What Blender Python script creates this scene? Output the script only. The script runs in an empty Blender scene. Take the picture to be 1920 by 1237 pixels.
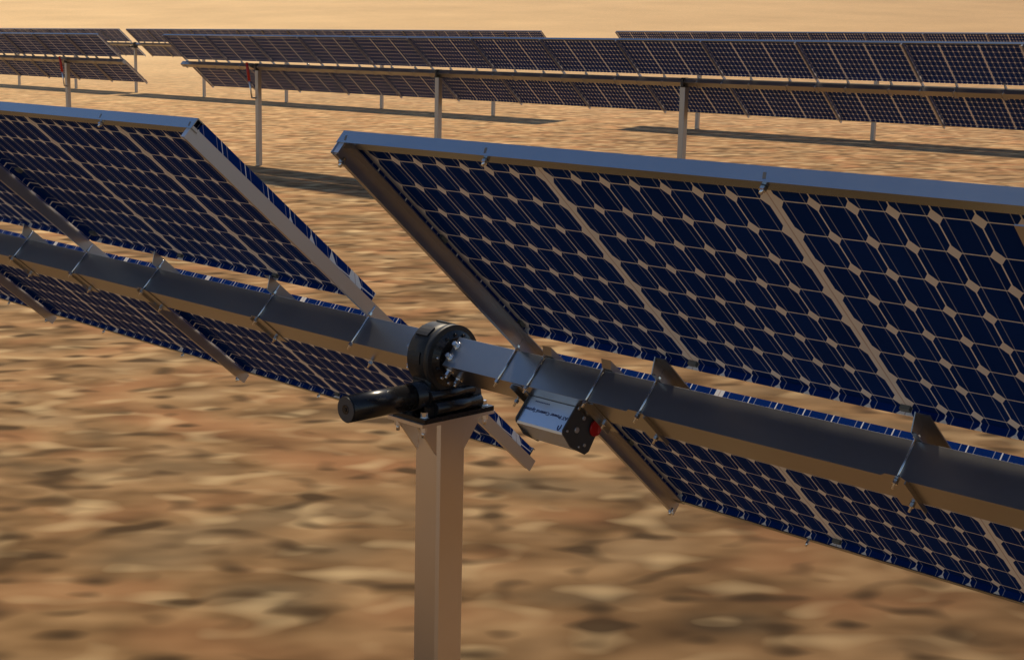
import bpy, math, random
import numpy as np
from mathutils import Vector, Matrix

# ---------------------------------------------------------------- units, camera, light
U = 0.13                                   # one solar-cell pitch in metres
TAU = 0.7185                               # tilt of the tracker tables
CT, ST = math.cos(TAU), math.sin(TAU)
scene = bpy.context.scene
C = bpy.data.collections.new("Scene"); scene.collection.children.link(C)

cam_d = bpy.data.cameras.new("camera"); cam = bpy.data.objects.new("camera", cam_d); C.objects.link(cam)
RX = (0.70007439, 0.71370466, 0.02283677)
DN = (0.14943407, -0.11515726, -0.9820429)
FW = (-0.69825877, 0.69091567, -0.18727044)
cam.matrix_world = Matrix(((RX[0], -DN[0], -FW[0], 26.48116 * U),
                           (RX[1], -DN[1], -FW[1], -33.90691 * U),
                           (RX[2], -DN[2], -FW[2], 10.69685 * U), (0, 0, 0, 1)))
cam_d.sensor_width = 36; cam_d.lens = 2678.6632 / 1920 * 36
cam_d.clip_start = 0.05; cam_d.clip_end = 20000
scene.camera = cam

SUN = Vector((-0.50, 0.54, 1.0)).normalized()
EL = math.asin(SUN.z)
w = bpy.data.worlds.new("World"); scene.world = w; w.use_nodes = True
wn = w.node_tree; sky = wn.nodes.new("ShaderNodeTexSky"); sky.sky_type = 'NISHITA'; sky.sun_disc = False
sky.sun_elevation = EL; sky.sun_rotation = math.atan2(SUN.x, SUN.y)
sky.air_density = 1.0; sky.dust_density = 0.0; sky.ozone_density = 4.0
bg = wn.nodes["Background"]; bg.inputs[1].default_value = 0.085
wn.links.new(sky.outputs[0], bg.inputs[0])
sd = bpy.data.lights.new("sun", 'SUN'); sd.energy = 4.4; sd.angle = math.radians(3.5); sd.color = (1.0, 0.84, 0.61)
so = bpy.data.objects.new("sun", sd); C.objects.link(so)
so.rotation_euler = (-SUN).to_track_quat('-Z', 'Y').to_euler()
scene.view_settings.view_transform = 'Standard'; scene.view_settings.look = 'None'
scene.view_settings.exposure = 0.0; scene.view_settings.gamma = 1.0

# ---------------------------------------------------------------- materials
def new_mat(name):
    m = bpy.data.materials.new(name); m.use_nodes = True
    nt = m.node_tree; return m, nt, nt.nodes["Principled BSDF"]
class N:                                    # tiny node helper
    def __init__(s, nt): s.nt = nt
    def v(s, x, sock):
        if isinstance(x, (int, float)): sock.default_value = x
        elif isinstance(x, tuple): sock.default_value = x
        else: s.nt.links.new(x, sock)
    def m(s, op, a, b=0.0, c=None):
        n = s.nt.nodes.new("ShaderNodeMath"); n.operation = op
        s.v(a, n.inputs[0]); s.v(b, n.inputs[1])
        if c is not None: s.v(c, n.inputs[2])
        return n.outputs[0]
    def mix(s, f, a, b):
        n = s.nt.nodes.new("ShaderNodeMix"); n.data_type = 'RGBA'
        s.v(f, n.inputs[0]); s.v(a, n.inputs[6]); s.v(b, n.inputs[7]); return n.outputs[2]
    def noise(s, vec, scale, detail=2.0, rough=0.5, dist=0.0):
        n = s.nt.nodes.new("ShaderNodeTexNoise"); n.inputs["Scale"].default_value = scale
        n.inputs["Detail"].default_value = detail; n.inputs["Roughness"].default_value = rough
        n.inputs["Distortion"].default_value = dist
        if vec is not None: s.nt.links.new(vec, n.inputs["Vector"])
        return n
    def ramp(s, f, stops):
        n = s.nt.nodes.new("ShaderNodeValToRGB"); s.nt.links.new(f, n.inputs[0])
        e = n.color_ramp.elements
        while len(e) > 2: e.remove(e[-1])
        for i, (p, c) in enumerate(stops):
            el = e[i] if i < 2 else e.new(p)
            el.position = p; el.color = c
        return n.outputs[0]

def metal(name, col, rough, metallic=1.0, var=0.06, scale=3.0, bump=0.0):
    m, nt, p = new_mat(name); h = N(nt)
    tc = nt.nodes.new("ShaderNodeTexCoord")
    n = h.noise(tc.outputs["Object"], scale, 4, 0.6)
    c = h.mix(n.outputs[0], tuple(x * (1 - var * 2) for x in col) + (1,), tuple(min(1, x * (1 + var * 2)) for x in col) + (1,))
    nt.links.new(c, p.inputs["Base Color"])
    n2 = h.noise(tc.outputs["Object"], scale * 2.3, 3, 0.6)
    nt.links.new(h.m('MULTIPLY_ADD', n2.outputs[0], 0.06, rough - 0.03), p.inputs["Roughness"])
    p.inputs["Metallic"].default_value = metallic
    return m

def panel_mat():
    m, nt, p = new_mat("solar_cells"); h = N(nt)
    uv = nt.nodes.new("ShaderNodeUVMap"); uv.uv_map = "cells"
    sp = nt.nodes.new("ShaderNodeSeparateXYZ"); nt.links.new(uv.outputs[0], sp.inputs[0])
    x, y = sp.outputs[0], sp.outputs[1]
    M_ = 7.2867
    t = h.m('FLOORED_MODULO', x, M_)
    cc = h.m('SUBTRACT', t, 0.1433)
    gap = h.m('MAXIMUM', h.m('LESS_THAN', cc, 0.0), h.m('GREATER_THAN', cc, 7.0))
    fx = h.m('FRACT', h.m('ADD', cc, 2.0)); fy = h.m('FLOORED_MODULO', y, 1.0)
    dx = h.m('MINIMUM', fx, h.m('SUBTRACT', 1.0, fx)); dy = h.m('MINIMUM', fy, h.m('SUBTRACT', 1.0, fy))
    dia = h.m('LESS_THAN', h.m('ADD', h.m('DIVIDE', dx, 0.183), h.m('DIVIDE', dy, 0.222)), 1.0)
    g = h.m('MAXIMUM', h.m('MAXIMUM', gap, dia), h.m('MAXIMUM', h.m('LESS_THAN', dx, 0.019), h.m('LESS_THAN', dy, 0.014)))
    bb = h.m('MAXIMUM', h.m('LESS_THAN', h.m('ABSOLUTE', h.m('SUBTRACT', fx, 0.215)), 0.0115),
             h.m('LESS_THAN', h.m('ABSOLUTE', h.m('SUBTRACT', fx, 0.785)), 0.0115))
    seam = h.m('LESS_THAN', h.m('MINIMUM', t, h.m('SUBTRACT', M_, t)), 0.022)
    tc = nt.nodes.new("ShaderNodeTexCoord")
    n = h.noise(tc.outputs["Object"], 6, 3, 0.6)
    # each cell a slightly different blue
    cell_id = nt.nodes.new("ShaderNodeCombineXYZ")
    nt.links.new(h.m('FLOOR', h.m('ADD', x, 0.0)), cell_id.inputs[0]); nt.links.new(h.m('FLOOR', y), cell_id.inputs[1])
    wn_ = nt.nodes.new("ShaderNodeTexWhiteNoise"); nt.links.new(cell_id.outputs[0], wn_.inputs[0])
    cellc = h.mix(h.m('MULTIPLY_ADD', wn_.outputs[0], 0.5, h.m('MULTIPLY', n.outputs[0], 0.5)), (0.0022, 0.0215, 0.130, 1), (0.0042, 0.0330, 0.190, 1))
    col = h.mix(bb, cellc, (0.34, 0.35, 0.42, 1))
    wc = h.mix(n.outputs[0], (0.86, 0.80, 0.73, 1), (0.94, 0.89, 0.82, 1))
    col = h.mix(g, col, wc)
    col = h.mix(seam, col, (0.68, 0.56, 0.50, 1))
    nt.links.new(col, p.inputs["Base Color"])
    p.inputs["Roughness"].default_value = 0.5; p.inputs["Specular IOR Level"].default_value = 0.008
    return m

M = {}
M['cells'] = panel_mat()
M['steel'] = metal("galvanised_steel", (0.40, 0.395, 0.39), 0.33, var=0.03)
M['rail'] = metal("rail_steel", (0.56, 0.55, 0.56), 0.36, var=0.03)
M['beam'] = metal("bright_galvanised_steel", (0.36, 0.41, 0.46), 0.24, var=0.03)
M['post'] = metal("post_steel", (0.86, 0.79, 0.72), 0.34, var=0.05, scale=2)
M['farpost'] = metal("far_post_steel", (0.42, 0.40, 0.38), 0.42, var=0.05, scale=2)  # darker, rougher steel for posts behind the first row
M['bolt'] = metal("zinc_bolt", (0.75, 0.75, 0.75), 0.22)
M['black'] = metal("black_cast_iron", (0.013, 0.013, 0.014), 0.50, metallic=0.0, var=0.2)
M['gloss'] = metal("black_gloss_paint", (0.010, 0.010, 0.012), 0.27, metallic=0.0, var=0.2)
M['dark'] = metal("dark_grey_plate", (0.055, 0.056, 0.058), 0.40, metallic=0.0)
M['alu'] = metal("brushed_aluminium", (0.80, 0.86, 1.0), 0.36)
M['ink'] = metal("blue_ink", (0.06, 0.08, 0.20), 0.5, metallic=0.0)
M['red'] = metal("red_plastic", (0.45, 0.004, 0.004), 0.35, metallic=0.0, var=0.03)
M['clip'] = metal("grey_clip", (0.12, 0.13, 0.12), 0.5, metallic=0.0)

def ground_mat():
    m, nt, p = new_mat("desert_ground"); h = N(nt)
    tc = nt.nodes.new("ShaderNodeTexCoord"); o = tc.outputs["Object"]
    warp = h.noise(o, 1.1, 2, 0.5)
    va = nt.nodes.new("ShaderNodeVectorMath"); va.operation = 'MULTIPLY_ADD'
    nt.links.new(warp.outputs[1], va.inputs[0]); va.inputs[1].default_value = (0.16, 0.16, 0); nt.links.new(o, va.inputs[2])
    # the stony crust runs in wind-drawn streaks, so the pattern is stretched along one compass direction
    mp = nt.nodes.new("ShaderNodeMapping"); mp.inputs["Rotation"].default_value = (0, 0, math.radians(-45.5)); nt.links.new(va.outputs[0], mp.inputs["Vector"])
    st = nt.nodes.new("ShaderNodeVectorMath"); st.operation = 'MULTIPLY'; nt.links.new(mp.outputs[0], st.inputs[0]); st.inputs[1].default_value = (0.56, 0.90, 1.0)
    sv = st.outputs[0]
    a = h.noise(sv, 1.75, 0.8, 0.45)                      # stones and hollows
    b = h.noise(sv, 0.8, 1, 0.5)
    c = h.noise(o, 0.05, 3, 0.5)                        # broad patches
    d = h.noise(sv, 5.5, 0, 0.5)
    e = h.noise(sv, 1.3, 0, 0.5)
    g = h.noise(sv, 3.0, 0, 0.5)
    f = h.m('ADD', h.m('MULTIPLY', a.outputs[0], 0.55), h.m('ADD', h.m('MULTIPLY', b.outputs[0], 0.30), h.m('MULTIPLY', d.outputs[0], 0.15)))
    col = h.ramp(f, [(0.30, (0.045, 0.026, 0.011, 1)), (0.41, (0.108, 0.066, 0.030, 1)), (0.50, (0.165, 0.104, 0.050, 1)), (0.60, (0.225, 0.147, 0.074, 1)), (0.74, (0.31, 0.217, 0.115, 1))])
    def lump(n, lo, hi, amt): return h.m('MULTIPLY', h.m('MINIMUM', 1.0, h.m('MAXIMUM', h.m('DIVIDE', h.m('SUBTRACT', n, lo), hi - lo), 0.0)), amt)
    # reddish, greyish and pale stones, dark hollows
    col = h.mix(lump(e.outputs[0], .54, .85, .7), col, (0.24, 0.122, 0.058, 1))
    col = h.mix(lump(h.m('SUBTRACT', 1.0, e.outputs[0]), .54, .85, .5), col, (0.155, 0.130, 0.082, 1))
    col = h.mix(lump(g.outputs[0], .57, 1.0, .9), col, (0.42, 0.33, 0.19, 1))
    k5 = h.noise(sv, 3.6, 0, 0.5)
    col = h.mix(lump(h.m('SUBTRACT', 1.0, k5.outputs[0]), .59, .80, .92), col, (0.045, 0.028, 0.013, 1))
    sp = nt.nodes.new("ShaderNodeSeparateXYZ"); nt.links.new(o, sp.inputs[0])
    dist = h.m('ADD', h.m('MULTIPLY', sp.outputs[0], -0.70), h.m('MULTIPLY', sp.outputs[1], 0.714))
    # haze brightness painted into the colour: ground lightens and evens out with distance
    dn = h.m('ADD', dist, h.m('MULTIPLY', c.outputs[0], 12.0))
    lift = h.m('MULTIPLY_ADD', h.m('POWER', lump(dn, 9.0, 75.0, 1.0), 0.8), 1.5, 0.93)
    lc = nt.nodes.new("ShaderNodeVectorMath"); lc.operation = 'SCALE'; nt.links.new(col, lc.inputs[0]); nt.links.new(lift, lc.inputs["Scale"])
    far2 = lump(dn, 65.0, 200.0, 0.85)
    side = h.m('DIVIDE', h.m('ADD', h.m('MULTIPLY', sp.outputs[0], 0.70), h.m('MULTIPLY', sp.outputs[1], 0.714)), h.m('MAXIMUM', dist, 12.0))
    right_dim = h.m('MINIMUM', 1.0, h.m('MAXIMUM', 0.0, h.m('DIVIDE', h.m('ADD', side, 0.30), 0.65)))  # painted light falloff: ground colour brighter at view left, dimmer at right
    fc = h.mix(right_dim, (0.84, 0.59, 0.31, 1), (0.55, 0.36, 0.185, 1))
    near_dim = h.mix(right_dim, (1.12, 1.03, 0.95, 1), (0.93, 0.83, 0.77, 1))
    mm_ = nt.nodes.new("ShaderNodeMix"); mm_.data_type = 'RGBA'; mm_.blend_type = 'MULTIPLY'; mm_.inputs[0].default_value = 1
    nt.links.new(lc.outputs[0], mm_.inputs[6]); nt.links.new(near_dim, mm_.inputs[7])
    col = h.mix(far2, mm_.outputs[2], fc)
    pat = h.mix(c.outputs[0], (0.80, 0.79, 0.78, 1), (1.18, 1.18, 1.16, 1))
    mu = nt.nodes.new("ShaderNodeMix"); mu.data_type = 'RGBA'; mu.blend_type = 'MULTIPLY'; mu.inputs[0].default_value = 1
    nt.links.new(col, mu.inputs[6]); nt.links.new(pat, mu.inputs[7])
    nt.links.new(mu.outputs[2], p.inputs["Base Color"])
    p.inputs["Roughness"].default_value = 0.95; p.inputs["Specular IOR Level"].default_value = 0.1
    bp = nt.nodes.new("ShaderNodeBump"); bp.inputs["Strength"].default_value = 0.35; bp.inputs["Distance"].default_value = 0.12
    nt.links.new(f, bp.inputs["Height"]); nt.links.new(bp.outputs[0], p.inputs["Normal"])
    return m
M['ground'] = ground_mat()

# ---------------------------------------------------------------- mesh builder
def T(x, s, m):                             # table frame (along row, up slope, towards back) -> local metres
    s += 10.0; m -= 1.376
    return (x * U, (-CT * s - ST * m) * U, (ST * s - CT * m) * U)
def Wd(x, y, z): return (x * U, y * U, z * U)

class MB:
    def __init__(s, tr=T): s.v = []; s.f = []; s.uv = []; s.tr = tr; s.sm = []
    def quad(s, pts, uvs=None, smooth=False):
        i = len(s.v); s.v += [s.tr(*p) for p in pts]; s.f.append(tuple(range(i, i + len(pts))))
        s.uv.append(uvs or [(0.5, 0.5)] * len(pts)); s.sm.append(smooth)
    def box(s, a, b, ch=0.0):
        (x0, y0, z0), (x1, y1, z1) = a, b
        if ch <= 0:
            P = [(x, y, z) for x in (x0, x1) for y in (y0, y1) for z in (z0, z1)]
            for q in ((0, 1, 3, 2), (4, 6, 7, 5), (0, 4, 5, 1), (2, 3, 7, 6), (0, 2, 6, 4), (1, 5, 7, 3)):
                s.quad([P[k] for k in q])
        else:
            s.prism([(y, z) for y, z in ((y0 + ch, z0), (y1 - ch, z0), (y1, z0 + ch), (y1, z1 - ch), (y1 - ch, z1), (y0 + ch, z1), (y0, z1 - ch), (y0, z0 + ch))], 0, x0, x1)
    def prism(s, poly, ax, t0, t1, smooth=False):   # polygon in the two other axes, extruded along ax
        def P(q, t):
            l = list(q); l.insert(ax, t); return tuple(l)
        n = len(poly)
        s.quad([P(q, t0) for q in reversed(poly)]); s.quad([P(q, t1) for q in poly])
        for i in range(n):
            a, b = poly[i], poly[(i + 1) % n]
            s.quad([P(a, t0), P(b, t0), P(b, t1), P(a, t1)], smooth=smooth)
    def cyl(s, p0, p1, r0, r1=None, n=16, caps=True, smooth=True):
        r1 = r0 if r1 is None else r1
        p0, p1 = Vector(p0), Vector(p1); d = (p1 - p0).normalized()
        a = d.orthogonal().normalized(); b = d.cross(a)
        A = [p0 + (a * math.cos(2 * math.pi * k / n) + b * math.sin(2 * math.pi * k / n)) * r0 for k in range(n)]
        B = [p1 + (a * math.cos(2 * math.pi * k / n) + b * math.sin(2 * math.pi * k / n)) * r1 for k in range(n)]
        for k in range(n):
            k2 = (k + 1) % n; s.quad([A[k], A[k2], B[k2], B[k]], smooth=smooth)
        if caps: s.quad(list(reversed(A))); s.quad(B)
    def build(s, name, mat, parent=None, loc=None):
        me = bpy.data.meshes.new(name)
        me.from_pydata(s.v, [], s.f)
        u = me.uv_layers.new(name="cells")
        flat = [c for f in s.uv for p in f for c in p]
        u.data.foreach_set("uv", flat)
        me.polygons.foreach_set("use_smooth", s.sm)
        me.materials.append(mat)
        import bmesh
        bm = bmesh.new(); bm.from_mesh(me); bmesh.ops.remove_doubles(bm, verts=bm.verts, dist=1e-5)
        bmesh.ops.recalc_face_normals(bm, faces=bm.faces); bm.to_mesh(me); bm.free()
        return put(name, me, parent, loc)
def put(name, me, parent=None, loc=None):
    o = bpy.data.objects.new(name, me); C.objects.link(o)
    if parent: o.parent = parent
    if loc: o.location = loc
    return o
def thing(name, label, cat, loc, group=None):
    o = bpy.data.objects.new(name, None); C.objects.link(o); o.empty_display_size = 0.2
    o.location = loc; o['label'] = label; o['category'] = cat
    if group: o['group'] = group
    return o
def copy_tree(o, parent=None, label=None):
    c = o.copy(); C.objects.link(c); c.parent = parent
    if label: c['label'] = label
    for ch in [k for k in KIDS if k.parent == o]: copy_tree(ch, c)
    return c
KIDS = []

# ---------------------------------------------------------------- layout in cell units
ROW = 197.463; DZ = 6.5409; SLEWX = {1: -11.3, 2: -13.93, 3: -718.18, 4: -14.0}
PITCH = 21.86; END = 331.75; HP = 27.15
def gz(y):                                  # ground height (units) at y
    z = -HP + DZ / ROW * y
    return z
def hill(x, y):                             # long rise beyond the last row
    t = -0.70 * x + 0.714 * y - 1050
    return 0.085 * (t * t / (t + 1500.0)) if t > 0 else 0.0

# ---------------------------------------------------------------- ground sheet
def ground():
    ys = list(np.linspace(-3000, 900, 70)) + list(np.geomspace(960, 9000, 50))
    xs = sorted(list(-np.geomspace(60, 9000, 60)) + list(np.linspace(-50, 50, 5)) + list(np.geomspace(60, 4000, 30)))
    rng = random.Random(3)
    ph = [(rng.uniform(0, 6.28), rng.uniform(0.0006, 0.003), rng.uniform(-0.002, 0.002)) for _ in range(8)]
    vs = []
    for y in ys:
        for x in xs:
            z = gz(y) + hill(x, y)
            if hill(x, y) > 0:
                a = min(1, hill(x, y) / 60) * 6
                for p_, kx, ky in ph: z += a * math.sin(kx * x + ky * y + p_) * 0.4
            vs.append((x * U, y * U, z * U))
    nx = len(xs)
    fs = [(j * nx + i, j * nx + i + 1, (j + 1) * nx + i + 1, (j + 1) * nx + i) for j in range(len(ys) - 1) for i in range(nx - 1)]
    me = bpy.data.meshes.new("ground"); me.from_pydata(vs, [], fs)
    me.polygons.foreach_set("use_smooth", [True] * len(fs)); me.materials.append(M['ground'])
    o = put("ground", me); o['kind'] = 'structure'
ground()

# ---------------------------------------------------------------- tracker parts (cached meshes)
MESH = {}
def cached(key, fn):
    if key not in MESH: MESH[key] = fn()
    return MESH[key]
def mesh_only(mb, name, mat):
    o = mb.build(name, mat); me = o.data; bpy.data.objects.remove(o); return me

FOLD = 0.39 / 1.2495
def panel_mesh(w, ph, left, right, strip=0.0):
    """module tray: x 0..w, s -10..0, cell plane m=0, rim m=0.22. ph = cell coordinate at x=0.
    left/right: lip on that side; strip: width of the edge strip beside the left fold"""
    mb = MB(lambda x, s, m: T(x, s - 10.0, m + 1.376)); L = 10.0; h = 0.22; th = 0.045
    def uvp(x, s): return (ph + x, -((s + L) / 1.2495) + FOLD)   # v=FOLD at the bottom fold, node lines at integers
    x0 = strip
    mb.quad([(x0, 0, 0), (x0, -L, 0), (w, -L, 0), (w, 0, 0)], [uvp(x0, 0), uvp(x0, -L), uvp(w, -L), uvp(w, 0)])
    if strip:
        mb.quad([(0, 0, 0), (0, -L, 0), (x0, -L, 0), (x0, 0, 0)], [(.2, .40), (7.1, .40), (7.1, .60), (.2, .60)])
    mb.quad([(0, 0, -.12), (w, 0, -.12), (w, -L, -.12), (0, -L, -.12)], [uvp(0, 0), uvp(w, 0), uvp(w, -L), uvp(0, -L)])
    def c(x): return ph + x
    # bottom lip: inner face mirrored at the fold, outer face, rim
    mb.quad([(0, -L + th, 0), (0, -L + th, h), (w, -L + th, h), (w, -L + th, 0)], [(c(0), FOLD), (c(0), .09), (c(w), .09), (c(w), FOLD)])
    mb.quad([(0, -L, -.12), (w, -L, -.12), (w, -L, h), (0, -L, h)], [(c(0), .5), (c(w), .5), (c(w), .7), (c(0), .7)])
    mb.quad([(0, -L, h), (w, -L, h), (w, -L + th, h), (0, -L + th, h)], [(c(0), .11), (c(w), .11), (c(w), .06), (c(0), .06)])
    # top lip
    mb.quad([(0, -th, 0), (w, -th, 0), (w, -th, h), (0, -th, h)], [(c(0), .5), (c(w), .5), (c(w), .7), (c(0), .7)])
    mb.quad([(0, 0, -.12), (0, 0, h), (w, 0, h), (w, 0, -.12)], [(c(0), .45), (c(0), .70), (c(w), .70), (c(w), .45)])
    mb.quad([(0, -th, h), (w, -th, h), (w, 0, h), (0, 0, h)], [(c(0), .11), (c(w), .11), (c(w), .06), (c(0), .06)])
    def side(xa, xb, kind):
        u0, u1 = .1433, 8 + .1433
        lo, hi = min(xa, xb), max(xa, xb)
        for xx, vs_ in ((xb, (.55, .85)), (xa, (.30, .62))):
            # outer face drifts slowly across the cells, so corner diamonds appear now and then
            if xx == xa: q = [(u0 + .25, .45), (u1 + .25, .88), (u1 - .05, 1.12), (u0 - .05, .69)]
            else: q = [(.2, .40), (7.1, .40), (7.1, .70), (.2, .70)]
            mb.quad([(xx, 0, -.12 if xx == xa else 0), (xx, -L, -.12 if xx == xa else 0), (xx, -L, h), (xx, 0, h)], q)
        mb.quad([(xa, 0, h), (xa, -L, h), (xb, -L, h), (xb, 0, h)], [(.13, .0), (8.1, .0), (8.1, .03), (.13, .03)])
    if left: side(0, th, 'l')
    if right: side(w, w - th, 'r')
    return mesh_only(mb, "solar_panel", M['cells'])

def rail_mesh(sgn, full=True):
    """C channel on the panel side of the tube; sgn=+1 opens towards +x. local x=0 at the web"""
    mb = MB(); a, b = 0.225, 0.75; t = .035; s0, s1 = 1.17, -21.3
    def bx(x0, x1, sa, sb, m0, m1): mb.box((min(x0, x1), min(sa, sb), m0), (max(x0, x1), max(sa, sb), m1))
    bx(0, sgn * t, s0, s1, a, b)
    bx(sgn * t, sgn * .17, s0 - .1, s1 + .2, b - t, b)
    bx(sgn * t, sgn * .42, s0 - .1, s1 + .2, a, a + t)
    # end plates closing onto the beams
    bx(sgn * t, sgn * .30, s0 - .03, s0 - .10, a + t, b - t)
    return mesh_only(mb, "rail", M['rail'])

def back_rail_mesh():
    mb = MB(); a, b = 0.225, 0.752; t = .035
    mb.box((-.035, -21.3, a), (0, 1.17, b)); mb.box((-.50, -21.2, b - t), (-.035, 1.07, b)); mb.box((-.40, -21.2, a), (-.035, 1.07, a + t))
    return mesh_only(mb, "rail", M['rail'])
def end_bolt_mesh(s):
    mb = MB(); mb.cyl((.14, s, .60), (.14, s, .92), .06, n=8); mb.cyl((.14, s, .75), (.14, s, .83), .12, n=6, smooth=False)
    return mesh_only(mb, "bolt", M['bolt'])
def bracket_mesh(sgn):
    mb = MB(); t = .035
    # far-side short channel (between panels and tube) with slanted ends
    poly = [(-8.72, .25), (-8.98, .75), (-11.1, .75), (-11.3, .25)]
    mb.prism(poly, 0, 0, sgn * t)
    mb.box((min(sgn * t, sgn * .45), -11.1, .25), (max(sgn * t, sgn * .45), -8.75, .25 + t))
    mb.box((min(sgn * t, sgn * .16), -11.05, .75 - t), (max(sgn * t, sgn * .16), -9.0, .75))
    # near-side short channel over the tube
    x0, x1 = (-.45, .32) if sgn > 0 else (-.32, .45)
    mb.box((x0, -10.95, 1.985), (x1, -9.30, 1.985 + t))
    mb.box((x1 - t if sgn > 0 else x0, -10.95, 1.985 + t), (x1 if sgn > 0 else x0 + t, -9.30, 2.12))
    mb.quad([(x0, -9.30, 1.985 + t), (x1, -9.30, 1.985 + t), (x1 - .1, -9.12, 1.985 + t), (x0 + .2, -9.12, 1.985 + t)])
    return mesh_only(mb, "bracket", M['steel'])
def rail_clamp_mesh(sgn):
    mb = MB(); t = .035
    x0, x1 = (-.42, .30) if sgn > 0 else (-.30, .42)
    mb.box((x0, -10.95, 1.985), (x1, -9.35, 1.985 + t))
    mb.box((x1 - t if sgn > 0 else x0, -10.95, 1.985 + t), (x1 if sgn > 0 else x0 + t, -9.35, 2.1))
    return mesh_only(mb, "clamp", M['steel'])
def rod_mesh():
    mb = MB(); r = .038
    for s in (-9.40 + r, -10.61 - r):
        mb.cyl((0, s, .30), (0, s, 2.30), r, n=8)
        mb.cyl((0, s, 2.03), (0, s, 2.15), .085, n=6, smooth=False)
        mb.cyl((0, s, .60), (0, s, .72), .085, n=6, smooth=False)
    return mesh_only(mb, "strap_bolt", M['bolt'])
def edge_bolt_mesh():
    mb = MB(); mb.cyl((0, .98, .30), (0, .98, .55), .05, n=8); mb.cyl((0, .98, .38), (0, .98, .46), .10, n=6, smooth=False)
    return mesh_only(mb, "bolt", M['bolt'])
def low_bolt_mesh():
    mb = MB(); mb.cyl((0, -21.0, .2), (0, -21.0, .48), .045, n=8); mb.cyl((0, -21.0, .30), (0, -21.0, .38), .085, n=6, smooth=False)
    return mesh_only(mb, "bolt", M['bolt'])
def tube_mesh(x0, x1):
    mb = MB(); b = .605; s0, s1, m0, m1 = -10 - b, -10 + b, 1.376 - b, 1.376 + b; c = .004
    xs = [x0]
    while xs[-1] < x1 - 60: xs.append(xs[-1] + 50)
    xs.append(x1)
    for a, d in zip(xs[:-1], xs[1:]):
        poly = [(s0 + c, m0), (s1 - c, m0), (s1, m0 + c), (s1, m1 - c), (s1 - c, m1), (s0 + c, m1), (s0, m1 - c), (s0, m0 + c)]
        n = 8
        for i in range(n):
            p, q = poly[i], poly[(i + 1) % n]
            mb.quad([(a, *p), (a, *q), (d, *q), (d, *p)])
        if a == x0: mb.quad([(a, *q) for q in poly])
        if d == x1: mb.quad([(d, *q) for q in poly])
    return mesh_only(mb, "torque_tube", M['steel'])
def beam_mesh(x0, x1, holes=()):
    """angle along the top edge"""
    mb = MB(); t = .03
    mb.box((x0, 1.15, -.035), (x1, 1.18, .36))
    mb.box((x0, .885, .33), (x1, 1.15, .36))
    mb.box((x0, .865, -.075), (x1, 1.18, -.035))
    return mesh_only(mb, "edge_beam", M['beam'])
def slot_mesh(xs):
    mb = MB()
    for x in xs:
        mb.prism([(x - .06, .10), (x + .03, .10), (x + .10, .28), (x + .01, .28)], 1, 1.176, 1.1835)
    return mesh_only(mb, "slot", M['dark'])
def low_beam_mesh(x0, x1):
    mb = MB()
    mb.box((x0, -20.965, -.155), (x1, -20.80, -.125)); mb.box((x0, -20.865, -.125), (x1, -20.835, .235)); mb.box((x0, -21.00, .235), (x1, -20.80, .26))
    return mesh_only(mb, "edge_beam", M['beam'])
def clip_mesh(pts):
    mb = MB()
    for x, s, wx, ws in pts: mb.box((x, s, .002), (x + wx, s + ws, .14))
    return mesh_only(mb, "clip", M['clip'])

UPS, LOS = 0.86, -10.83
def add_panel(root, x, s, me):
    o = put("solar_panel", me, root)
    # mesh local origin is the module's upper left corner
    dx, dy, dz = T(x, s, 0); ox, oy, oz = (0, 0, 0)
    o.location = (dx, dy, dz); return o
# panel mesh frame: corner (0,0,0) -> T(0, -10, 1.376)=(0,0,0)
def modules(sgn, kind):
    """module spans relative to a bay's first web (lowest x), with cell phase; kind A: nearest row"""
    if kind == 'A' and sgn > 0: return [(0.10, 7.50), (7.50, 14.787), (14.787, 21.78)], 7.50, 0
    if kind == 'A' and sgn < 0: return [(0.16, 8.20), (8.20, 15.49), (15.49, 21.78)], 15.49, 0.90
    return [(0.12, 6.34), (6.34, 13.63), (13.63, 21.76)], 6.34, 0

def bay(root, sgn, k, kind, detail=True, lo=True, skip_rail=False):
    """k-th bay out from the slew drive; root at the tube centre of the slew"""
    xa = 3.8 + PITCH * k if sgn > 0 else -(4.2 + PITCH * (k + 1))     # web with the lowest x
    spans, g0, strip = modules(sgn, kind)
    for up in (True, False):
        if not up and not lo: continue
        for i, (a, b) in enumerate(spans):
            st = strip if i == 0 else 0
            me = cached(('p', kind, sgn, i), lambda: panel_mesh(b - a, a - g0 + 7.2867 * 10, i == 0, i == 2, st))
            add_panel(root, xa + a, UPS if up else LOS, me)
    # rail at the outer side of this bay, brackets between
    xr = xa + PITCH if sgn > 0 else xa
    put("rail", cached(('rail', sgn), lambda: rail_mesh(sgn)), root, (xr * U, 0, 0))
    put("clamp", cached(('clamp', sgn), lambda: rail_clamp_mesh(sgn)), root, (xr * U, 0, 0))
    if detail and sgn > 0:
        put("rail", cached('backrail', back_rail_mesh), root, ((xr - .05) * U, 0, 0))
    if detail:
        for se in (.72, -20.9):
            put("bolt", cached(('endb', se), lambda: end_bolt_mesh(se)), root, ((xr if sgn > 0 else xr - .28) * U, 0, 0))
    for off in (6.25, 15.25):
        xb = xa + off if sgn > 0 else xa + PITCH - off
        put("bracket", cached(('br', sgn), lambda: bracket_mesh(sgn)), root, (xb * U, 0, 0))
        put("strap_bolt", cached('rod', rod_mesh), root, (xb * U, 0, 0))
        if detail:
            put("bolt", cached('eb', edge_bolt_mesh), root, (xb * U, 0, 0))
            put("bolt", cached('lb', low_bolt_mesh), root, (xb * U, 0, 0))
    put("strap_bolt", cached('rod', rod_mesh), root, (xr * U, 0, 0))

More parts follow.
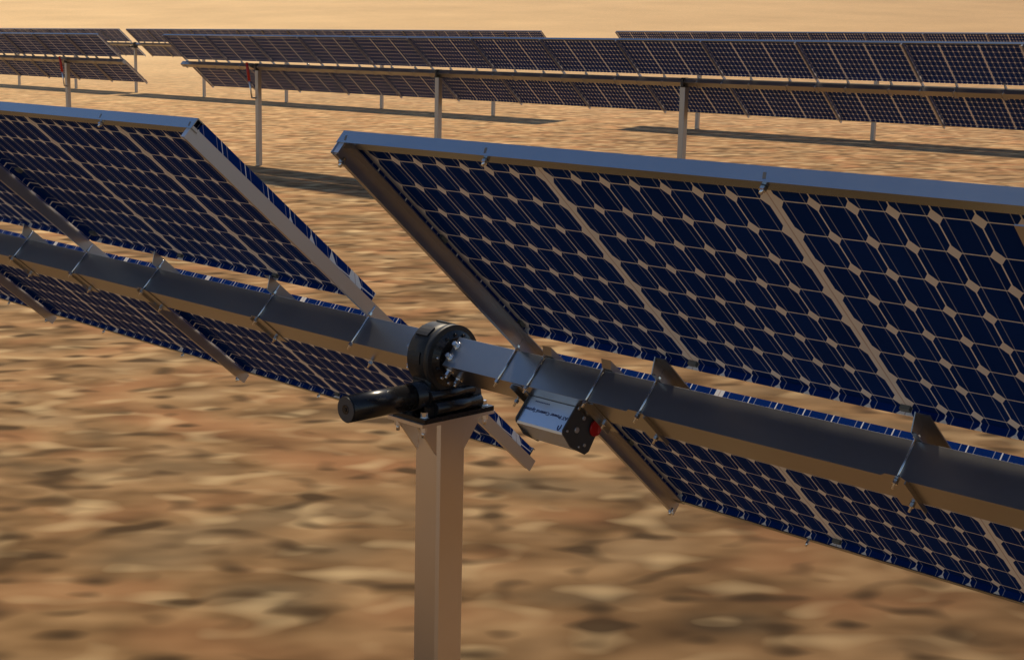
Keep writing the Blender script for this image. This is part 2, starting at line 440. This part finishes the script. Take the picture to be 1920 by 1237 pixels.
def half(root, sgn, k0, k1, kind, detail, end_at=None):
    """one wing: bays k0..k1-1"""
    base = 3.8 if sgn > 0 else -4.2
    for k in range(k0, k1): bay(root, sgn, k, kind, detail)
    if detail and sgn > 0:
        for se in (.72, -20.9):
            put("bolt", cached(('endb', se), lambda: end_bolt_mesh(se)), root, (base * U, 0, 0))
    if k0 == 0:
        put("rail", cached(('rail', sgn), lambda: rail_mesh(sgn)), root, (base * U, 0, 0))
        put("strap_bolt", cached('rod', rod_mesh), root, (base * U, 0, 0))
    xs = [base + sgn * PITCH * k0 + (0 if k0 == 0 else 0), base + sgn * PITCH * k1]
    x0, x1 = min(xs), max(xs)
    holes = [base + sgn * (PITCH * k + o) for k in range(k0, k1) for o in (6.25, 15.25)] + [base + sgn * .25]
    put("edge_beam", beam_mesh(x0 - .04, x1 + .04), root); put("edge_beam", low_beam_mesh(x0 + .03, x1 - .03), root)
    if detail: put("slot", slot_mesh(holes), root)
    t0 = sgn * 0.9 if k0 == 0 else base + sgn * PITCH * k0
    t1 = base + sgn * (PITCH * k1 + (2.2 if k1 == 15 else 0))
    put("torque_tube", tube_mesh(min(t0, t1), max(t0, t1)), root)

def tracker(label, row, slew, spec, kind, detail, group=None):
    y, z = ROW * (row - 1), DZ * (row - 1)
    root = thing("solar_tracker", label, "solar tracker", (slew * U, y * U, z * U), "rows of single axis solar trackers")
    for sgn, k0, k1 in spec: half(root, sgn, k0, k1, kind, detail)
    return root

t1 = tracker("nearest solar tracker, blue cell panels seen from behind around the black slew drive",
             1, -11.3, [(1, 0, 4), (-1, 0, 6)], 'A', True)
# grey edge clips seen on the nearest tracker
clips = []
for x in (-7.36 + 11.3,):
    for s in (-4.1, -8.9, -16.8): clips.append((x, s, .16, .28))
for x in (0, 7.287):
    for s in (-9.10, -20.8): clips.append((x + 11.3 - .15, s, .3, .16))
for x in (-37.0,):
    for s in (-3.9, -8.7, -13.5): clips.append((x + 11.3 + .35, s, .4, .22))
for x in (-29.16, -21.87):
    for s in (-9.10, -20.8): clips.append((x + 11.3 - .15, s, .3, .16))
for cl in clips: put("clip", clip_mesh([cl]), t1)
tracker("long second-row solar tracker running from beside the red damper to the right edge",
        2, -13.93, [(-1, 0, 15), (1, 0, 1)], 'B', False)
tracker("second-row solar tracker cut off by the left edge, ending left of the gap",
        2, -715.9, [(1, 7, 15)], 'B', False)
tracker("distant third-row solar tracker turned by the tiny slew drive at the upper left",
        3, -718.18, [(-1, 0, 8), (1, 0, 15)], 'B', False)
tracker("distant solar tracker at the upper right, its top edge showing above the second row",
        3, -14.0, [(-1, 6, 15)], 'B', False)

# ---------------------------------------------------------------- posts
def octo(h, c): return [(-h + c, -h), (h - c, -h), (h, -h + c), (h, h - c), (h - c, h), (-h + c, h), (-h, h - c), (-h, -h + c)]
def post(label, x, row, top, big=False, group="steel posts carrying the trackers"):
    y, z0 = ROW * (row - 1), DZ * (row - 1)
    gzz = gz(y)
    root = thing("support_post", label, "post", (x * U, y * U, gzz * U), group)
    h = z0 + top - gzz
    key = ('post', round(h, 2), big, row)
    def mk():
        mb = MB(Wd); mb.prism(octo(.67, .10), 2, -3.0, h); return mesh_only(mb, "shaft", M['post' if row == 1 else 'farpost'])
    put("shaft", cached(key, mk), root)
    if big:
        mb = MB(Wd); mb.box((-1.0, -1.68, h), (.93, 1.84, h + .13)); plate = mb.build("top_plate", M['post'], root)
        for sx in (-.52, .52):       # fins under the plate along Y
            for sy in (-1, 1):
                mb = MB(Wd); mb.prism([(sy * .64, h - .002), (sy * 1.6, h - .002), (sy * .66, h - 1.25)], 0, sx - .04, sx + .04)
                mb.build("gusset", M['post'], root)
        for bx in (-.72, .68):
            for by in (-1.42, 1.58):
                mb = MB(Wd); mb.cyl((bx, by, h - .22), (bx, by, h), .13, n=6, smooth=False); mb.cyl((bx, by, h - .42), (bx, by, h - .2), .07, n=8)
                mb.build("bolt", M['post'], plate)
    else:
        def mk2():
            mb = MB(Wd)
            mb.box((-.70, -.72, -.10), (.70, .72, .05)); mb.prism([(-.9, -.1), (.9, -.1), (1.0, .3), (1.0, 1.5), (.75, 1.85), (-.75, 1.85), (-1.0, 1.5), (-1.0, .3)], 0, -.28, .28)
            return mesh_only(mb, "bearing", M['black'])
        put("bearing", cached('bearing', mk2), root, (0, 0, h * U))
        def mk3():
            mb = MB(Wd)
            mb.box((-.95, -.25, -1.9), (-.64, .25, .0)); mb.box((-.85, -.35, 0.0), (-.30, .35, 1.1)); return mesh_only(mb, "bearing_bracket", M['alu'])
        put("bearing_bracket", cached('bb', mk3), root, (0, 0, h * U))
    return root
post("square steel post in the foreground under the black slew drive", -11.4, 1, -2.26, big=True)
P1, PP = 71.01, 75.23
sx = -12.90
names2 = {3: "steel post beside the red damper under the long second-row tracker", 2: "second-row steel post just left of centre, foot hidden by the near panels",
          1: "second-row steel post right of centre, foot hidden by the near panels", 0: "steel post of the second-row tracker near the right edge"}
for k in (3, 2, 1, 0): post(names2[k], sx - (P1 + k * PP), 2, -.95)
post("steel post under the second-row tracker at the far left, with a red damper against it", -715.9 + P1 + 3 * PP, 2, -.95)
sx = -718.18
n3 = {-2: "distant steel post foot at the far left edge, third row", -1: "distant steel post foot second from the left, under the third-row tracker",
      1: "distant steel post below the second-row gap, first right of the far slew drive", 2: "distant steel post foot just right of the left long post of the second row",
      3: "distant steel post nearer the middle second-row post than the one by the damper", 4: "distant steel post foot right of the middle second-row post"}
for k in (-2, -1, 1, 2, 3, 4):
    post(n3[k], sx + (1 if k > 0 else -1) * (P1 + (abs(k) - 1) * PP), 3, -.95)
post("distant steel post with the black slew drive on top, seen through the second-row gap", sx, 3, -2.26, big=True)
for k, l in ((3, "distant steel post foot close right of the right second-row post"), (2, "rightmost distant steel post foot, under the second-row panels")):
    post(l, -14.0 - (P1 + k * PP), 3, -.95)

# ---------------------------------------------------------------- slew drives
def slew(label, x, row):
    y, z = ROW * (row - 1), DZ * (row - 1)
    root = thing("slew_drive", label, "slew drive", (x * U, y * U, (z - 2.13) * U), "slew drives")
    off = 2.13
    def W2(a, b, c): return (a * U, b * U, (c + off) * U)
    mb = MB(W2)
    R = 1.20
    def ring(x0, x1, r, n=48): return mb.cyl((x0, 0, 0), (x1, 0, 0), r, n=n)
    ring(-.62, .50, 1.19); ring(.30, .56, 1.23)
    ring(-.80, -.62, .98)
    for k in range(7):             # flat lugs on the rim
        a0 = 2 * math.pi * k / 7 + .2; pts = []
        for da in (0, .12, .24, .36): pts.append((1.25 * math.cos(a0 + da), 1.25 * math.sin(a0 + da)))
        for da in (.36, .24, .12, 0): pts.append((1.17 * math.cos(a0 + da), 1.17 * math.sin(a0 + da)))
        mb.prism(pts, 0, -.55, .10)
    mb.box((-.66, -1.25, -1.95), (.62, 1.30, -1.62)); mb.box((-.60, -1.32, -1.62), (.30, 1.05, -1.0)); mb.box((-.52, .55, -1.7), (.48, 1.42, -.75))
    # pedestal joining ring and base
    mb.prism([(-1.1, -1.95), (1.1, -1.95), (.95, -.6), (-.95, -.6)], 0, -.55, .45)
    mb.build("gear_housing", M['black'], root)
    mb = MB(W2)
    n = 40
    for k in range(n):             # dished inner face with an open centre
        a0, a1 = 2 * math.pi * k / n, 2 * math.pi * (k + 1) / n
        def P(r, xx, a): return (xx, r * math.cos(a), r * math.sin(a))
        mb.quad([P(1.05, .565, a0), P(1.05, .565, a1), P(.80, .70, a1), P(.80, .70, a0)], smooth=False)
        mb.quad([P(.80, .70, a0), P(.80, .70, a1), P(.50, .70, a1), P(.50, .70, a0)])
    ring_ = mb.build("inner_ring", M['gloss'], root)
    for k in range(14):
        a = 2 * math.pi * k / 14 + TAU
        mb = MB(W2); mb.cyl((.60, .90 * math.cos(a), .90 * math.sin(a)), (.74, .90 * math.cos(a), .90 * math.sin(a)), .05, n=8)
        mb.build("bolt", M['bolt' if k in (5, 7, 8) else 'gloss'], ring_)
    mb = MB(W2)
    mb.box((-.90, -1.60, -2.13), (.86, 1.78, -1.95)); bplate = mb.build("base_plate", M['gloss'], root)
    mb = MB(W2)                    # motor reaching towards the viewer, under the tube
    mb.cyl((0, -4.42, -1.28), (0, -1.5, -1.28), .475, n=32)
    mb.cyl((0, -1.55, -1.28), (0, 1.35, -1.28), .50, n=28); mb.box((-.42, -1.25, -1.95), (.42, 1.2, -1.3))
    motor = mb.build("motor", M['gloss'], root)
    mb = MB(W2)
    mb.cyl((0, -4.46, -1.28), (0, -4.42, -1.28), .445, n=32); mb.build("end_cap", M['dark'], motor)
    mb = MB(W2); mb.cyl((0, -4.475, -1.28), (0, -4.455, -1.28), .17, n=20); mb.cyl((0, -4.50, -1.28), (0, -4.47, -1.28), .07, n=10); mb.build("socket", M['gloss'], motor)
    mb = MB(W2)
    mb.cyl((.62, -.95, -1.70), (.62, 1.25, -1.70), .24, n=20); mb.cyl((.50, -1.1, -1.25), (.50, 1.0, -1.25), .2, n=16)
    mb.cyl((-.3, -1.4, -1.78), (-.3, -1.0, -1.70), .25, n=16)
    mb.build("worm_housing", M['gloss'], root)
    mb = MB(W2)
    mb.prism([(1.0, -1.95), (1.45, -1.95), (1.25, -.9), (1.05, -.55), (.95, -.6)], 0, .5, .62); mb.build("stiffener", M['dark'], root)
    for bx in (-.72, .58):
        for by in (-1.38, 1.50):
            mb = MB(W2); mb.cyl((bx, by, -1.95), (bx, by, -1.93), .17, n=16); mb.cyl((bx, by, -1.93), (bx, by, -1.75), .13, n=6, smooth=False)
            mb.build("bolt", M['bolt'], bplate)
    return root
slew("black slew drive ring with cylindrical motor on the foreground post", -11.3, 1)
slew("tiny black slew drive on the far post at the upper left", -718.18, 3)
# domed bolts where the tubes bolt to the slew ring: part of the tracker
for sg in (1, -1):
    for mm in (1.13, 1.62):
        x = sg * 1.05
        mb = MB(); mb.cyl((x, -9.395, mm), (x, -9.34, mm), .17, .15, n=20); mb.cyl((x, -9.34, mm), (x, -9.20, mm), .10, .09, n=6, smooth=False)
        mb.build("tube_bolt", M['bolt'], t1)
    for ss in (-9.72, -10.28):
        x = sg * 1.05
        mb = MB(); mb.cyl((x, ss, 1.98), (x, ss, 2.04), .17, n=20); mb.cyl((x, ss, 2.04), (x, ss, 2.20), .10, n=6, smooth=False)
        mb.cyl((x, ss, 2.20), (x, ss, 2.30), .05, n=8); mb.build("tube_bolt", M['bolt'], t1)

# ---------------------------------------------------------------- dampers
def damper(label, x, row, sgn):
    y, z = ROW * (row - 1), DZ * (row - 1)
    root = thing("damper", label, "damper", (x * U, (y - 1.2) * U, (z - 8.6) * U), "red dampers beside the end posts")
    def Q(a, b, c): return (a * U, (b + 1.2) * U, (c + 8.6) * U)
    top, mid, bot = Vector((sgn * 1.0, -3.0, .6)), Vector((sgn * .9, -2.35, -3.9)), Vector((sgn * .8, -1.6, -8.6))
    mb = MB(Q); mb.cyl(top, mid, .40, n=16); mb.cyl(top + Vector((-.2, 0, .1)), top + Vector((.2, 0, .1)), .42, n=12); mb.build("cylinder", M['red'], root)
    mb = MB(Q); mb.cyl(mid, bot, .24, n=12); mb.build("piston_rod", M['alu'], root)
    mb = MB(Q); mb.cyl(bot + Vector((0, 0, .1)), (sgn * .5, -.55, -8.6), .22, n=10); mb.prism([(-3.2, .5), (-2.9, 1.0), (.6, .8), (.6, -.6), (-.6, -.6)], 0, sgn * 1.3, sgn * 1.5); mb.build("arm", M['steel'], root)
damper("red and grey hydraulic damper left of the left post of the long second-row tracker", -12.90 - (P1 + 3 * PP), 2, -1)
damper("red and pale hydraulic damper against the post at the far left", -715.9 + P1 + 3 * PP, 2, 1)

# ---------------------------------------------------------------- control box under the tube
def control_box():
    org = T(-5.4, -10.6, 2.0)
    root = thing("control_box", "silver finned control box with red button clamped under the torque tube", "control box", org)
    def Q(x, s, m):
        a = T(x, s, m); return (a[0] - org[0], a[1] - org[1], a[2] - org[2])
    x0, x1 = -6.42, -4.32
    mb = MB(Q)
    # housing profile (s, m) with fins along its lower face
    prof = [(-10.05, 2.0), (-10.05, 2.98)]
    s = -10.10
    while s > -11.15:
        prof += [(s, 3.05), (s - .05, 3.05), (s - .05, 2.96), (s - .10, 2.96)]; s -= .10
    prof += [(-11.35, 2.9), (-11.35, 2.0)]
    n = len(prof)
    for i in range(n):
        a, b = prof[i], prof[(i + 1) % n]
        mb.quad([(x0, *a), (x0, *b), (x1, *b), (x1, *a)])
    mb.build("housing", M['alu'], root)
    out = [(-9.97, 1.84), (-9.97, 2.92), (-10.05, 3.02), (-10.70, 3.16), (-11.45, 2.98), (-11.56, 2.80), (-11.42, 1.80), (-11.3, 1.62), (-10.4, 1.58)]
    for a, b in ((x1, x1 + .05), (x0 - .05, x0)):
        mb = MB(Q); mb.prism(out, 0, a, b); mb.build("end_plate", M['dark'], root)
    mb = MB(Q); mb.cyl((x1 + .05, -11.25, 2.05), (x1 + .10, -11.22, 2.07), .22, n=24); mb.cyl((x1 + .10, -11.22, 2.07), (x1 + .16, -11.22, 2.07), .28, .26, n=24); mb.build("button", M['red'], root)
    for s, m, r in ((-10.52, 2.58, .10), (-11.2, 2.76, .055), (-10.55, 2.1, .07), (-10.1, 2.0, .05), (-10.15, 2.85, .04), (-11.0, 2.95, .035)):
        mb = MB(Q); mb.cyl((x1 + .05, s, m), (x1 + .09, s, m), r, n=14)
        mb.build("gland", M['alu'], root)
    # hanger brackets either side
    for xb, sb in ((-6.9, -11.5), (-3.62, -11.2)):
        mb = MB(Q)
        mb.box((xb, sb, 1.99), (xb + .035, -9.45, 2.16)); mb.box((xb + .035, sb, 1.99), (xb + .42, -9.45, 2.02))
        mb.build("hanger", M['steel'], root)
    for xb in (-6.07 - .05, -3.41 - .05):
        mb = MB(Q); r = .036
        for s in (-9.355, -10.65): mb.cyl((xb, s, .5), (xb, s, 2.25), r, n=8); mb.cyl((xb, s, 2.0), (xb, s, 2.12), .085, n=6, smooth=False)
        mb.build("strap_bolt", M['bolt'], root)
    # far-side clip plates of the two straps
    for xb in (-6.1, -3.45):
        mb = MB(Q); mb.prism([(-9.05, .55), (-9.30, .75), (-11.0, .75), (-11.0, .45)], 0, xb - .05, xb + .35)
        mb.build("strap_plate", M['steel'], root)
    # writing on the sky-facing side, upside down to the viewer
    def text(body, size, cx, cm, bold=0.0):
        cu = bpy.data.curves.new("lettering", 'FONT'); cu.body = body; cu.size = size * U; cu.align_x = 'CENTER'; cu.extrude = .0006; cu.offset = bold
        t = bpy.data.objects.new("lettering", cu); C.objects.link(t)
        me = bpy.data.meshes.new_from_object(t); bpy.data.objects.remove(t); bpy.data.curves.remove(cu)
        me.materials.clear(); me.materials.append(M['ink'])
        o = put("lettering", me, root)
        ex = -Vector((1, 0, 0)); en = Vector(Q(0, 1, 0)) - Vector(Q(0, 0, 0)); en.normalize()
        em = Vector(Q(0, 0, 0)) - Vector(Q(0, 0, 1)); em.normalize()   # towards -m
        up = -em; p = Vector(Q(cx, -10.05 + .012, cm))
        o.matrix_local = Matrix(((ex.x, up.x, en.x, p.x), (ex.y, up.y, en.y, p.y), (ex.z, up.z, en.z, p.z), (0, 0, 0, 1)))
        return o
    text("AT Power Control System", .185, -5.42, 2.42)
    mb = MB(Q)
    for i in range(9): mb.box((-6.1 + i * .075, -10.05, 2.12), (-6.05 + i * .075, -10.042, 2.16))
    mb.build("small_print", M['ink'], root)
    mb = MB(Q)
    prev = None
    for k in range(15):
        a = -.5 + k * .27; p = Vector((-4.56 + .055 * math.cos(a), -10.044, 2.80 + .14 * math.sin(a)))
        if prev: mb.cyl(prev, p, .018, n=6)
        prev = p
    mb.build("logo", M['ink'], root)
control_box()

# ---------------------------------------------------------------- haze over the desert
def haze():
    import bmesh
    me = bpy.data.meshes.new("haze"); bm = bmesh.new(); bmesh.ops.create_cube(bm, size=1.0)
    bmesh.ops.scale(bm, vec=(13150 * U, 12150 * U, 1420 * U), verts=bm.verts); bm.to_mesh(me); bm.free()
    m = bpy.data.materials.new("haze"); m.use_nodes = True; nt = m.node_tree; nt.nodes.remove(nt.nodes["Principled BSDF"])
    v = nt.nodes.new("ShaderNodeVolumePrincipled")
    v.inputs["Color"].default_value = (0.97, 0.84, 0.64, 1); v.inputs["Density"].default_value = HAZE; v.inputs["Anisotropy"].default_value = 0.5
    nt.links.new(v.outputs[0], nt.nodes["Material Output"].inputs["Volume"]); me.materials.append(m)
    o = put("haze", me, None, (-2525 * U, 3025 * U, 570 * U)); o['kind'] = 'stuff'
HAZE = 0.00016
haze()
